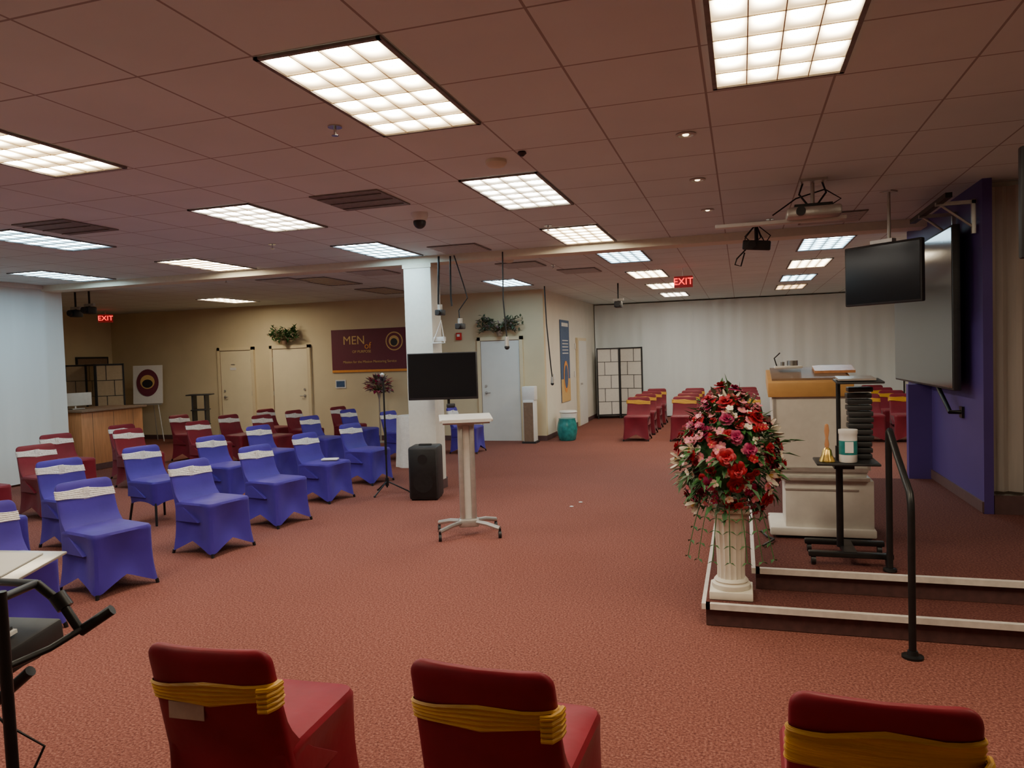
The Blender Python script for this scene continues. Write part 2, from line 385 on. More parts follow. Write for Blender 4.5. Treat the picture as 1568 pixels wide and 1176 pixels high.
def pendcam(x,y,z):
    b=B(); b.cyl((0,0,CZ-z),(0,0,.05),.016,'blackp'); b.box((0,0,0),(.14,.18,.12),'blackp',bev=.02); b.cyl((0,-.09,0),(0,-.14,0),.045,'blackp',r2=.05); b.box((0,0,.09),(.20,.04,.04),'grey')
    b.done('ceiling_mounted_camera',(x,y,z))
pendcam(-2.2,13.9,2.62); pendcam(-10.75,9.75,2.66); pendcam(-10.45,9.75,2.70)
b=B(); b.lathe([(.025,0),(.03,-.012),(.01,-.03)],(0,0,0),'blackp'); b.done('ceiling_hook',(-1.33,4.62,CZ))

b=B()
b.box((0,0,.25),(.2,.2,.02),'grey'); 
for sx in (-1,1): b.tube([(sx*.07,0,.25),(sx*.1,0,.16),(sx*.02,0,.05)],.008,'black')
b.cyl((0,0,.25),(0,0,.02),.015,'grey')
b.box((0,0,0),(.40,.30,.08),'grey',bev=.02); b.cyl((-.1,-.15,0),(-.1,-.19,0),.035,'blackp')
b.box((0,.02,.06),(.28,.2,.02),'black')
b.box((-.25,.05,-.04),(1.0,.08,.03),'greylt',bev=.006)
b.tube([(.1,.1,.05),(.22,.1,.12),(.1,.08,.2),(-.12,.05,.14),(-.3,.05,.02)],.006,'black')
b.done('ceiling_projector',(.56,6.35,CZ-.26))
b=B()
b.cyl((0,0,.27),(0,0,.1),.02,'black'); b.box((0,0,.27),(.18,.18,.01),'black')
for a in range(5):
    ang=a*1.25
    b.tube([(.02*math.cos(ang),.02*math.sin(ang),.25),(.14*math.cos(ang),.1*math.sin(ang),.14),(.12*math.cos(ang+1),.1,.03),(.05,0,.05)],.006,'black')
b.box((0,0,.05),(.28,.22,.1),'blackp',rot=(.15,.1,0),bev=.015); b.cyl((-.05,-.11,.05),(-.05,-.17,.04),.04,'blackp')
b.tube([(-.1,0,.02),(-.2,0,-.08),(-.22,0,-.14),(-.16,0,-.16),(-.12,0,-.02)],.008,'black')
b.done('ceiling_projector',(.17,8.2,CZ-.28))

# ------------------------------------------------------------ chairs
def rrect(hw,hd,r,n=10):
    pts=[]
    for q,(sx,sy) in enumerate([(1,1),(-1,1),(-1,-1),(1,-1)]):
        for k in range(n+1):
            a=pi/2*q+pi/2*k/n
            pts.append((sx*(hw-r)+r*math.cos(a),sy*(hd-r)+r*math.sin(a)))
        nx,ny=[(-1,1),(-1,-1),(1,-1),(1,1)][q]
        p=pts[-1]; nq=pi/2*(q+1); 
        e=(nx*(hw-r)+r*math.cos(nq),ny*(hd-r)+r*math.sin(nq))
        for k in range(1,8): pts.append((p[0]+(e[0]-p[0])*k/8,p[1]+(e[1]-p[1])*k/8))
    return pts
def chair_mesh(name,body,sash,arch=.12,legs=False,bow=True,s0=.675,s1=.765,W=.235):
    b=B(); Dp=.245
    base=rrect(W,Dp,.05,3); n=len(base)
    def corner(p): return (abs(p[0])/W*abs(p[1])/Dp)
    rings=[]
    ts=[0,.04,.12,.25,.4,.55,.7,.85,.95,1.0]
    for t in ts:
        row=[]
        for p in base:
            c=corner(p)**2.2
            zb=.012+arch*(1-min(1,corner(p)**1.1))
            if legs: zb=.2+.05*(1-c)
            z=.455*(1-t)+zb*t
            pin=1-.15*(1-c)*math.sin(pi*min(1,t*1.0))*1.0+.12*c*t
            if legs: pin=1-.1*t
            wr=.004*math.sin(26*math.atan2(p[1],p[0])+9*t)*t
            row.append(Vector((p[0]*(pin+wr),p[1]*(pin+wr),z)))
        rings.append(row)
    top=[]
    for q,zz in ((.55,.486),(.85,.482),(.96,.473)):
        top.append([Vector((p[0]*q,p[1]*q,zz)) for p in base])
    b.loft(top+rings,body,cap=False)
    f=b.bm.faces.new([b.bm.verts.new(v) for v in top[0]]); f.material_index=b.mi(body); f.smooth=True
    bmesh.ops.remove_doubles(b.bm,verts=b.bm.verts,dist=1e-5)
    def backring(z,grow=0.0):
        t=(z-.42)/.40
        hw=W-.003-.012*t; th=.028
        yc=-Dp+.02-.10*max(0,t)
        ff=.09*max(0,1-t*2.4)**2
        if z>.775: 
            k=(z-.775)/.045; k=min(1,k); hw-=.045*(1-math.sqrt(max(0,1-k*k))) ; th*=max(.25,math.sqrt(max(0,1-k*k*.95)))
        pts=[]
        N=28
        for j in range(N):
            a=2*pi*j/N; ca,sa=math.cos(a),math.sin(a)
            x=(hw+grow)*math.copysign(abs(ca)**.35,ca); y=(th+grow)*math.copysign(abs(sa)**.6,sa)
            if sa>0: y+=ff
            y+=.022*(x/hw)**2
            pts.append(Vector((x,yc+y,z)))
        return pts
    zs=[.30,.40,.44,.48,.52,.56,.60,.65,.70,.74,.775,.79,.803,.812,.818,.82]
    b.loft([backring(z) for z in zs],body)
    sr=[]; NK=11
    for k in range(NK):
        z=s0+(s1-s0)*k/(NK-1)
        g=.001 if k in(0,NK-1) else (.009 if k%2 else .005)
        ring=backring(z,g)
        for q in ring:
            q.z+=(z-(s0+s1)/2)*(-.28*abs(math.sin(q.x*9)))+q.x*.05
        sr.append(ring)
    b.loft(sr,sash,cap=False)
    sm=(s0+s1)/2
    yb=-Dp+.02-.10*((sm-.42)/.4)
    if bow:
        b.box((.0,yb+.036,sm),(.05,.012,(s1-s0)*1.05),sash,bev=.005)
        for sx in (-1,1):
            b.sph((sx*.06,yb-.048,sm),.05,sash,sc=(1,.35,.62),seg=10)
            b.sph((sx*.035,yb-.048,sm-.07),.03,sash,sc=(.7,.3,1.9),seg=10)
        b.sph((0,yb-.055,sm),.024,sash,seg=8)
    else:
        for k in range(5): b.tube([(W*.80,yb-.034-.002*k,s0+.012+k*.016),(W*.93,yb-.034,s0+.014+k*.016),(W*1.0,yb-.008,s0+.018+k*.016),(W*1.01,yb+.02,s0+.02+k*.016)],.009,sash,8)
    for sx in (-1,1):
        for sy in (-1,1):
            if legs: b.cyl((sx*.19,sy*.20,.25),(sx*.215,sy*.235,0),.013,'black',8)
            else: b.cyl((sx*.235,sy*.25,.035),(sx*.24,sy*.256,0),.014,'black',8)
    return b.mesh(name)
cm_blue=chair_mesh('chair_blue','blue','lace')
cm_blue2=chair_mesh('chair_blue_legs','blue','lace',legs=True)
cm_red=chair_mesh('chair_red','redd','lace')
cm_gold=chair_mesh('chair_red_gold','red','gold',bow=False,s0=.625,s1=.715)
cm_gold2=chair_mesh('chair_red_gold_wide','red','gold',bow=False,s0=.60,s1=.755)
cm_far=chair_mesh('chair_wine','redd','gold',bow=False)
N1='spandex_covered_banquet_chair'
rd=math.radians
def put(me,x,y,a): obj(N1,me,(x,y,0),rd(a))
K=.955
for x,y,a in [(-4.83,3.70,-104),(-4.98,4.70,-104),(-4.93,5.90,-100),(-5.02,7.05,-101),(-5.2,8.35,-98),(-5.28,9.65,-100),
              (-6.4,4.75,-100),(-6.5,5.8,-103),(-6.4,8.0,-98),(-6.7,9.4,-100),(-6.9,11.1,-99),(-7.0,12.6,-98)]:
    put(cm_blue,x*K,y*K,a)
put(cm_blue,-5.6,11.5,-100); put(cm_blue,-4.75,12.4,-90)
put(cm_blue2,-6.5*K,6.9*K,-102)
for x,y,a in [(-9.3,8.2,-100),(-8.2,6.95,-102),(-8.3,6.1,-98),(-8.7,8.9,-104),(-9.5,9.6,-100),(-8.5,10.2,-101),(-10.1,11.6,-95),(-8.9,11.5,-99),(-8.1,11.4,-100),(-9.1,12.9,-100),(-8.15,12.5,-97),(-7.7,13.4,-100)]:
    put(cm_red,x*K,y*K,a)
for me,x,y,a in [(cm_gold,-1.64,2.19,3),(cm_gold,-.725,2.25,-2),(cm_gold2,.325,2.29,-1)]: put(me,x,y,a)
for y in (14.4,15.5,16.6,17.7):
    for x in (-1.97,-1.08,-.5,.1,1.6,2.15,2.75): put(cm_far,x,y,180)
b=B(); b.box((0,0,0),(.13,.002,.055),'label'); b.done('paper_label',(-1.71,1.882,.605),rd(3))

# ------------------------------------------------------------ left stuff
b=B(); b.box((0,0,.50),(.85,1.3,1.0),'wood',bev=.005); b.box((.02,0,1.015),(.95,1.38,.035),'dbrown',bev=.005); b.box((.43,0,.06),(.012,1.28,.1),'base')
for k in (-1,0,1): b.box((.427,k*.43,.55),(.006,.006,.85),'dbrown')
b.done('reception_desk',(-10.85,10.1,0))
b=B(); b.box((0,0,.01),(.2,.2,.015),'grey',bev=.004); b.tube([(-.04,0,.01),(-.06,0,.12)],.02,'grey'); b.box((0,0,.17),(.02,.5,.22),'greylt',bev=.006); b.box((-.011,0,.18),(.004,.47,.19),'screen')
b.done('desktop_computer',(-10.85,9.75,1.034),rd(-20))
def fold(name,pts,z0,h,m,nx=3,nz=5):
    b=B()
    for (x0,y0),(x1,y1) in zip(pts[:-1],pts[1:]):
        p0=Vector((x0,y0,0)); p1=Vector((x1,y1,0)); d=p1-p0; L=d.length; d.normalize(); a=math.atan2(d.y,d.x)
        mid=(p0+p1)/2
        b.box((mid.x,mid.y,z0+h/2+.04),(L-.02,.008,h-.08),m,rot=(0,0,a))
        for t in (.02,L-.02): q=p0+d*t; b.box((q.x,q.y,z0+h/2),(.03,.03,h),'blackp',rot=(0,0,a))
        for zz in (.10,h-.02): b.box((mid.x,mid.y,z0+zz),(L-.03,.03,.035),'blackp',rot=(0,0,a))
        for k in range(1,nz): b.box((mid.x,mid.y,z0+.1+(h-.12)*k/nz),(L-.04,.02,.012),'blackp',rot=(0,0,a))
        for k in range(nz):
            zc=.1+(h-.12)*(k+.5)/nz
            for t in ((.62,) if k%2==0 else (.35,)):
                q=p0+d*(L*t); b.box((q.x,q.y,z0+zc),(.012,.02,(h-.12)/nz),'blackp',rot=(0,0,a))
    return b.done(name)
fold('folding_screen',[(-12.95,12.9),(-13.4,12.55),(-13.9,12.8),(-14.4,12.4)],0,1.82,'shoji2')
fold('folding_screen',[(-3.62,19.0),(-3.05,19.2),(-2.42,18.95)],0,1.85,'shoji')
b=B(); b.box((0,0,0),(.03,.9,.5),'blackp'); b.box((.017,0,0),(.004,.82,.42),'dbrown'); b.done('framed_picture',(-14.58,13.6,1.75))
b=B()
for sx in (-1,1): b.tube([(sx*.08,.02,1.75),(sx*.33,-.12,0)],.012,'grey',8)
b.tube([(0,.05,1.7),(0,.32,0)],.012,'grey',8); b.box((0,-.08,.86),(.6,.05,.03),'grey')
b.box((0,-.06,1.32),(.66,.02,.88),'paper',rot=(-.08,0,0))
o=b.done('easel_with_poster',(-13.1,13.75,0),rd(20))
def disc(name,r,m,loc,rot,parent,sx=1,sz=1):
    b=B(); b.lathe([(r,0),(r,.004)],(0,0,0),m,32); q=b.done(name,loc,0,parent); q.rotation_euler=rot; q.scale=(sx,sz,1); return q
disc('seal',.25,'plum',(0,-.075,1.36),(pi/2-.08,0,0),o,1,1.25); disc('seal_inner',.16,'goldp',(0,-.08,1.38),(pi/2-.08,0,0),o,1,1.0); disc('seal_figure',.12,'blackp',(0,-.085,1.34),(pi/2-.08,0,0),o,1,.8)
b=B()
for zz,w in ((1.08,.5),(.75,.32),(.42,.3)): b.box((0,0,zz),(w,.4,.025),'blackp',bev=.004)
for sx in (-1,1):
    b.box((sx*.13,0,.55),(.03,.3,1.06),'blackp'); b.box((sx*.13,0,.02),(.04,.46,.035),'blackp')
b.done('black_shelf_stand',(-11.35,13.35,0),rd(25))
def leaf(b,p,d,L,w,m):
    d=Vector(d).normalized(); a=Vector((0,0,1)) if abs(d.z)<.9 else Vector((1,0,0))
    s=d.cross(a).normalized(); u=s.cross(d)
    p=Vector(p)
    v=[p,p+d*L*.4+s*w/2+u*w*.2,p+d*L*.4-u*w*.05,p+d*L*.4-s*w/2+u*w*.2,p+d*L-u*L*.12]
    b.face([v[0],v[1],v[2]],m); b.face([v[0],v[2],v[3]],m); b.face([v[1],v[4],v[2]],m); b.face([v[2],v[4],v[3]],m)
def plant(name,loc,w,h,n=70,m='leaf',fm=None):
    b=B()
    for k in range(n):
        a=random.uniform(0,2*pi); e=random.uniform(.0,1.2); L=random.uniform(.5,1)
        tip=Vector((math.cos(a)*w/2*L*math.cos(e*.6),math.sin(a)*.08*L,h*L*math.sin(e)+.02+random.uniform(-.05,.05)))
        mid=tip*.6+Vector((0,0,.06))
        b.tube([(0,0,0),mid,tip],.003,'stem',4,cap=False)
        for j in range(5):
            t=.35+.16*j; p=mid.lerp(tip,min(1,t))
            leaf(b,p,Vector((random.uniform(-1,1),random.uniform(-.6,.3),random.uniform(-.3,1))).normalized(),random.uniform(.07,.11),.05,m if random.random()<.85 or not fm else fm)
    b.lathe([(.05,-.06),(.06,.0),(.065,.03)],(0,0,0),'dbrown')
    return b.done(name,loc)
plant('silk_ivy_plant',(-9.62,BW-.17,2.18),1.0,.34,70,'leaf','fwhite')
plant('silk_ivy_plant',(-4.62,BW-.17,2.18),1.2,.36,80,'leaf2','fgrey')
b=B(); b.box((0,0,0),(1.86,.012,.93),'plum'); b.box((0,-.008,-.435),(1.86,.004,.05),'orange'); o=b.done('wall_banner',(-7.6,BW-.02,1.93))
text('MEN',.26,'goldp','title',(-.38,-.01,.22),(pi/2,0,0),o); text('of',.2,'orange','title_small',(-.05,-.012,.1),(pi/2,0,0),o)
text('OF PURPOSE',.08,'goldp','title_sub',(-.2,-.01,-.02),(pi/2,0,0),o); text('Mission for the Mission Mentoring Service',.075,'goldp','caption',(-.02,-.01,-.24),(pi/2,0,0),o)
disc('seal',.2,'goldp',(.58,-.008,.18),(pi/2,0,0),o); disc('seal_inner',.175,'plum',(.58,-.013,.18),(pi/2,0,0),o); disc('seal_center',.12,'goldp',(.58,-.018,.18),(pi/2,0,0),o); disc('seal_figure',.08,'blackp',(.58,-.023,.16),(pi/2,0,0),o)
b=B(); b.box((0,0,0),(.25,.015,.18),'paper'); b.box((0,-.009,0),(.2,.004,.13),'navy'); b.done('wall_notice',(-8.35,BW-.01,1.22))
b=B(); b.box((0,0,0),(.35,.02,.5),'paper'); b.done('wall_notice',(-6.0,BW-.012,1.35))
b=B(); b.box((0,0,0),(.012,.85,1.8),'navy'); b.box((.008,0,-.65),(.004,.85,.5),'goldp'); b.box((.008,0,.80),(.006,.6,.08),'paper')
for k in range(5): b.box((.008,0,.45-.07*k),(.006,.55,.02),'paper')
o=b.done('wall_poster',(SX+.012,15.95,1.57))
disc('emblem',.22,'orange',(.011,0,-.35),(0,pi/2,0),o,1.6,1); disc('emblem_ring',.16,'navy',(.016,0,-.35),(0,pi/2,0),o,1.6,1)
b=B(); b.box((0,0,0),(.12,.05,.15),'alarm',bev=.01); b.box((0,-.03,.02),(.06,.01,.05),'paper'); b.done('fire_alarm',(-5.55,BW-.03,2.15))
b=B(); b.box((0,0,0),(.12,.05,.15),'alarm',bev=.01); b.done('fire_alarm_pull',(-5.42,BW-.03,1.0))
b=B(); b.box((0,0,0),(.1,.03,.14),'white',bev=.006); b.done('light_switch',(-5.4,BW-.018,1.25))
for k,yy in enumerate((14.9,16.9,17.0)):
    b=B(); b.box((0,0,0),(.02,.09,.13),'white',bev=.004); b.done('wall_switch_plate',(SX+.012,yy,1.25 if k<2 else 1.9))
b=B(); b.box((0,0,.42),(.22,.26,.84),'white',bev=.01); b.box((0,-.135,.42),(.19,.01,.76),'dbrown'); b.box((0,0,.97),(.26,.22,.28),'white',bev=.02); b.box((0,0,.02),(.28,.3,.04),'blackp')
b.done('water_dispenser',(-3.98,13.85,0))
b=B(); b.lathe([(.15,0),(.17,.02),(.19,.12),(.205,.22),(.19,.33),(.165,.42),(.17,.44),(.02,.445)],(0,0,0),'teal',28)
b.done('ceramic_garden_stool',(-3.35,14.30,0))
b=B(); b.lathe([(.15,0),(.17,.50),(.19,.52),(.17,.55),(.02,.56)],(0,0,0),'white',20); b.done('trash_can',(-3.45,14.85,0))
b=B(); b.lathe([(.14,0),(.14,.02),(.02,.04),(.014,.9),(.04,1.0),(.06,1.06)],(0,0,0),'grey',16)
for k in range(200):
    a=random.uniform(0,2*pi); e=random.uniform(-.7,1.4); R=.22*random.uniform(.5,1)
    p=Vector((math.cos(a)*math.cos(e)*R*1.4,math.sin(a)*math.cos(e)*R*.8,1.18+math.sin(e)*R*.9))
    leaf(b,p,(p-Vector((0,0,1.13))),random.uniform(.08,.12),.09,random.choice(['fgrey','fpink','leaf2','fgrey','fgrey','fmag']))
    b.tube([(0,0,1.02),p],.002,'stem',4,cap=False)
b.done('silk_flower_stand',(-7.2,13.75,0))
b=B(); 
rings=[]
for z,sc in ((.0,1.08),(.3,1.03),(.6,1.0),(.8,.98),(.815,.93)):
    row=[]
    for j in range(48):
        a=2*pi*j/48; rr=.24*sc*(1+.05*(1-z)*math.sin(9*a)); row.append(Vector((rr*math.cos(a)*1.1,rr*math.sin(a),z)))
    rings.append(row)
b.loft(rings,'whitec'); b.done('draped_side_table',(-5.05,10.75,0))

b=B(); b.box((0,0,.33),(.36,.36,.64),'blackp',bev=.03); b.box((0,-.185,.33),(.31,.012,.58),'black',bev=.004)
for zz,r in ((.22,.12),(.5,.06)): b.cyl((0,-.19,zz),(0,-.194,zz),r,'black',24)
b.box((0,0,.655),(.16,.05,.03),'black',bev=.008)
for sx in (-1,1):
    for sy in (-1,1): b.cyl((sx*.14,sy*.13,.02),(sx*.14,sy*.13,0),.02,'black')
b.done('pa_speaker',(-3.72,8.25,0),rd(12))
def micstand(x,y,h,boom=False,rz=0):
    b=B(); b.cyl((0,0,.08),(0,0,h),.011,'black',10); b.cyl((0,0,.5),(0,0,.85),.016,'black',10); b.cyl((0,0,.1),(0,0,.2),.022,'black')
    for k in range(3):
        a=2*pi*k/3+.4; b.tube([(0,0,.16),(.28*math.cos(a),.28*math.sin(a),.012)],.009,'black',8); b.sph((.28*math.cos(a),.28*math.sin(a),.012),.014,'blackp')
    if boom: b.tube([(-.2,0,h-.1),(.28,0,h+.05)],.008,'black',8); b.cyl((.28,0,h+.05),(.4,0,h+.08),.015,'blackp',r2=.028)
    else: b.box((0,0,h),(.03,.05,.03),'black'); b.cyl((-.02,-.02,h),(.06,-.14,h+.06),.014,'blackp',r2=.024); b.sph((.062,-.145,h+.062),.028,'grey')
    b.done('microphone_stand',(x,y,0),rz)
micstand(-4.36,8.45,1.46); micstand(-4.22,9.45,1.45,True,.5)
b=B(); b.box((0,0,0),(.85,.045,.57),'blackp',bev=.008); b.box((0,-.024,.01),(.82,.004,.53),'screen'); b.box((0,.04,0),(.4,.05,.3),'blackp')
b.tube([(0,.05,0),(-.1,.22,0),(-.34,.33,0)],.02,'black'); b.box((.06,.02,-.32),(.03,.02,.1),'black'); b.box((.09,-.02,-.36),(.1,.06,.05),'blackp',bev=.01)
b.done('wall_mounted_monitor',(-3.47,8.28,1.49),rd(14)) 
b=B()
b.tube([(-.06,0,0),(.06,0,.28),(.1,0,0),(-.06,0,0)],.01,'white'); b.box((.02,.03,.05),(.16,.04,.06),'white',bev=.01); b.done('white_mount_bracket',(-3.66,8.6,1.90))
b=B()
b.box((0,-.02,1.13),(.50,.36,.025),'greylt',rot=(.08,0,0),bev=.006); b.box((0,-.02,1.105),(.44,.32,.02),'grey',rot=(.08,0,0))
b.box((0,-.20,1.115),(.46,.02,.03),'greylt')
for sx in (-1,1): b.box((sx*.055,0,.62),(.05,.075,.95),'grey',bev=.015)
b.box((0,0,.62),(.06,.03,.94),'greylt')
b.box((0,0,.12),(.2,.12,.08),'grey',bev=.02)
for sx in (-1,1):
    b.box((sx*.03,.0,1.08),(.1,.1,.05),'grey')
    for sy in (-1,1):
        e=(sx*.28,sy*.20)
        b.tube([(sx*.05,sy*.02,.13),(e[0]*.6,e[1]*.6,.12),(e[0],e[1],.09)],.022,'grey',8)
        b.cyl((e[0],e[1],.09),(e[0],e[1],.055),.012,'black'); b.cyl((e[0]-.014,e[1],.033),(e[0]+.014,e[1],.033),.033,'blackp',14)
b.done('rolling_lectern',(-2.54,6.58,0),rd(24))
b=B(); b.box((0,0,0),(.2,.12,.02),'white',bev=.008); b.done('tissue_pack',(-4.88,7.97,.505),.3)

# ------------------------------------------------------------ stage objects
b=B(); b.box((0,0,0),(.06,2.5,1.42),'blackp',bev=.008); b.box((-.032,0,0),(.004,2.46,1.38),'gloss')
for yy in (-.9,.2):
    b.box((.06,yy,.4),(.08,.05,.05),'black')
b.done('large_wall_display',(1.76,8.40,2.0)) 
b=B()
for yy in (-.35,.25):
    b.box((0,yy,.0),(.30,.03,.03),'grey'); b.box((.13,yy,-.12),(.03,.03,.28),'grey'); b.tube([(-.12,yy,0),(.12,yy,-.2)],.01,'grey')
b.box((-.12,0,.02),(.05,1.3,.04),'black')
b.done('shelf_bracket',(1.72,7.35,2.86))
b=B(); b.box((0,0,0),(.70,.05,.52),'blackp',bev=.01); b.box((0,-.027,.0),(.67,.004,.48),'screen'); b.box((0,.05,.1),(.3,.08,.3),'black')
b.cyl((0,.09,.1),(0,.09,CZ-2.31),.014,'grey'); b.box((0,.09,CZ-2.31-.006),(.1,.1,.012),'grey'); b.box((0,.0,.275),(.2,.06,.03),'grey')
b.done('ceiling_mounted_television',(1.17,7.0,2.31),rd(-42))
b=B(); b.box((0,0,0),(1.0,.05,.58),'blackp',bev=.01); b.box((0,-.027,.0),(.96,.004,.54),'screen'); b.cyl((0,.05,.1),(0,.05,.6),.025,'black'); b.box((0,.05,.1),(.3,.06,.2),'black')
b.done('ceiling_mounted_television',(1.90,4.5,2.42))
# main lectern
b=B()
b.box((0,0,.05),(.72,.52,.06),'greylt',bev=.01)
b.box((.05,0,.25),(.60,.44,.36),'greylt',bev=.006)
b.box((-.0,-.02,.445),(.64,.48,.03),'grey',bev=.004)
rings=[]
for z,hw,hd in ((.46,.30,.22),(.50,.31,.23),(1.05,.335,.24),(1.09,.335,.24)): rings.append([Vector((-hw,-hd,z)),Vector((hw,-hd,z)),Vector((hw,hd,z)),Vector((-hw,hd,z))])
b.loft(rings,'greylt')
b.box((-.315,-.238,.78),(.02,.012,.54),'grey'); b.box((.315,-.238,.78),(.02,.012,.54),'grey'); b.box((0,-.24,.51),(.62,.01,.03),'grey')
b.box((0,-.222,.36),(.5,.01,.012),'grey')
b.box((-.07,-.02,1.14),(.58,.52,.11),'woodo',rot=(.16,0,0),bev=.006)
b.box((-.07,.0,1.205),(.52,.44,.02),'dbrown',rot=(.16,0,0))
b.box((.12,.05,1.235),(.28,.22,.02),'wood',rot=(.16,0,0))
for sx in (-1,1):
    for sy in (-1,1): b.cyl((sx*.3,sy*.2,.03),(sx*.3,sy*.2,0),.025,'blackp')
b.done('podium_lectern',(.54,6.0,ST),rd(0))
b=B(); b.box((0,0,.01),(.20,.12,.02),'greylt',bev=.005); b.cyl((.03,0,.02),(.03,0,.06),.04,'chrome'); b.cyl((-.04,0,.02),(-.04,0,.05),.015,'chrome'); b.tube([(-.08,0,.01),(-.10,0,.08),(-.06,-.03,.12)],.005,'black')
b.done('desk_microphone_base',(.34,6.05,ST+1.248))
b=B()
for yy in (-.16,.16): b.box((0,yy,.07),(.50,.05,.035),'black',bev=.008)
b.box((.0,0,.075),(.08,.34,.03),'black')
for sx in (-1,1):
    for sy in (-1,1):
        b.cyl((sx*.22-.014,sy*.16,.028),(sx*.22+.014,sy*.16,.028),.028,'blackp',12)
b.cyl((-.04,0,.08),(-.04,0,.75),.022,'black'); b.cyl((-.04,0,.7),(-.04,0,1.17),.014,'black')
b.box((0,0,.645),(.38,.30,.016),'blackp',bev=.006); b.box((-.02,0,.625),(.12,.2,.03),'black')
b.box((.08,.0,1.175),(.28,.24,.014),'blackp',bev=.004,rot=(.06,0,0)); b.box((.06,-.02,1.195),(.22,.2,.012),'grey',rot=(.06,0,0))
b.done('rolling_laptop_stand',(.64,5.25,ST))
b=B()
for k in range(12): b.box((random.uniform(-.006,.006),0,.02+k*.04),(.15,.12,.032),'blackp',bev=.006)
b.done('stack_of_black_trays',(.735,5.33,ST+.657))
b=B(); b.lathe([(.052,0),(.055,.01),(.055,.05)],(0,0,0),'white',24); b.lathe([(.0555,.05),(.0555,.14)],(0,0,0),'teal',24); b.lathe([(.055,.14),(.055,.18),(.058,.185),(.058,.21),(.005,.212)],(0,0,0),'white',24); b.box((0,-.055,.1),(.05,.004,.07),'paper')
b.done('wipes_canister',(.645,5.165,ST+.657))
b=B(); b.lathe([(.050,0),(.047,.012),(.034,.04),(.027,.075),(.012,.09)],(0,0,0),'brass',24); b.lathe([(.011,.09),(.015,.11),(.009,.15),(.016,.20),(.011,.24),(.002,.245)],(0,0,0),'wood',16)
b.done('hand_bell',(.52,5.18,ST+.657))
# hand rail
b=B()
P=[(0,-.35,.03),(0,-.35,.3),(0,-.35,.78),(0,-.345,.84),(0,-.32,.895),(0,.0,1.05),(0,.2,1.16),(0,.235,1.175),(0,.26,1.165),(0,.27,1.12),(0,.27,.9),(0,.27,.31)]
b.tube(P,.019,'black',14); b.lathe([(.055,0),(.055,.012),(.03,.018),(.025,.04)],(0,-.35,0),'black',20); b.lathe([(.04,0),(.04,.012),(.03,.018)],(0,.27,ST+.002),'black',20)
b.done('stair_handrail',(.855,4.74,0))
b=B(); b.tube([(0,-.3,0),(-.09,-.28,0),(-.1,.0,.16),(-.1,.25,.30),(0,.27,.30)],.02,'black',10); b.box((0,.26,.3),(.02,.08,.1),'black'); b.box((0,-.29,0),(.02,.08,.1),'black')
b.done('wall_handrail',(1.868,7.75,1.08))
b=B(); b.tube([(.12,5.9,ST+.01),(.15,5.75,ST+.01),(.2,5.65,ST+.012),(.12,5.45,ST+.012)],.008,'black',6); b.done('floor_cable')

# pedestal + flowers
b=B(); b.box((0,0,.025),(.26,.26,.05),'ped',bev=.006); b.lathe([(.115,.05),(.12,.06),(.118,.08),(.10,.09),(.105,.10),(.092,.115)],(0,0,0),'ped',48)
b.lathe([(.086,.115),(.084,.16),(.088,.30),(.096,.45),(.102,.50)],(0,0,0),'ped',96,flute=.10,nf=16)
b.lathe([(.10,.50),(.12,.51),(.12,.53),(.10,.54)],(0,0,0),'ped',48); b.box((0,0,.555),(.24,.24,.03),'ped',bev=.004)
b.done('fluted_pedestal',(-.09,4.815,.149))

def petal(b,c,d,side,L,w,m,curl=.3):
    up=side.cross(d); rows=[]
    for k,t in enumerate((0,.45,.8,1.0)):
        ww=w*(0.25,.95,.85,.3)[k]/2
        q=c+d*(L*t)+up*(curl*L*t*t)
        rows.append([q-side*ww+up*ww*.3,q,q+side*ww+up*ww*.3])
    i=b.mi(m); R=[[b.bm.verts.new(p) for p in r] for r in rows]
    for a,e in zip(R[:-1],R[1:]):
        for k in range(2):
            f=b.bm.faces.new((a[k],a[k+1],e[k+1],e[k])); f.material_index=i; f.smooth=True
def bloom(b,c,n,r,m,kind):
    n=n.normalized(); a=Vector((0,0,1)) if abs(n.z)<.9 else Vector((1,0,0)); x=n.cross(a).normalized(); y=n.cross(x)
    if kind=='rose':
        for lay,(cnt,tilt,L) in enumerate(((6,.15,1),(5,.6,.8),(4,1.0,.6),(3,1.3,.45))):
            for k in range(cnt):
                an=2*pi*k/cnt+lay*.5; rad=x*math.cos(an)+y*math.sin(an)
                d=(rad*math.cos(tilt)+n*math.sin(tilt)).normalized(); s=n.cross(rad).normalized()
                petal(b,c+n*r*.05*lay,d,s,r*L,r*L*1.0,m,.25)
    elif kind=='lily':
        for k in range(6):
            an=2*pi*k/6; rad=x*math.cos(an)+y*math.sin(an); d=(rad*.8+n*.6).normalized(); s=n.cross(rad).normalized()
            petal(b,c,d,s,r*1.5,r*.6,m,-.25)
        for k in range(5):
            an=2*pi*k/5; rad=x*math.cos(an)+y*math.sin(an); b.tube([c,c+(n+rad*.3)*r*.7],.003,'fyel',4,cap=False)
    else:
        for k in range(5):
            an=2*pi*k/5; rad=x*math.cos(an)+y*math.sin(an); d=(rad+n*.35).normalized(); s=n.cross(rad).normalized()
            petal(b,c,d,s,r,r*.9,m,.1)
        i=b.mi('fyel'); q=[b.bm.verts.new(c+n*r*.1+(x*math.cos(2*pi*k/5)+y*math.sin(2*pi*k/5))*r*.18) for k in range(5)]
        f=b.bm.faces.new(q); f.material_index=i
b=B()
random.seed(21)
cen=Vector((0,0,.33))
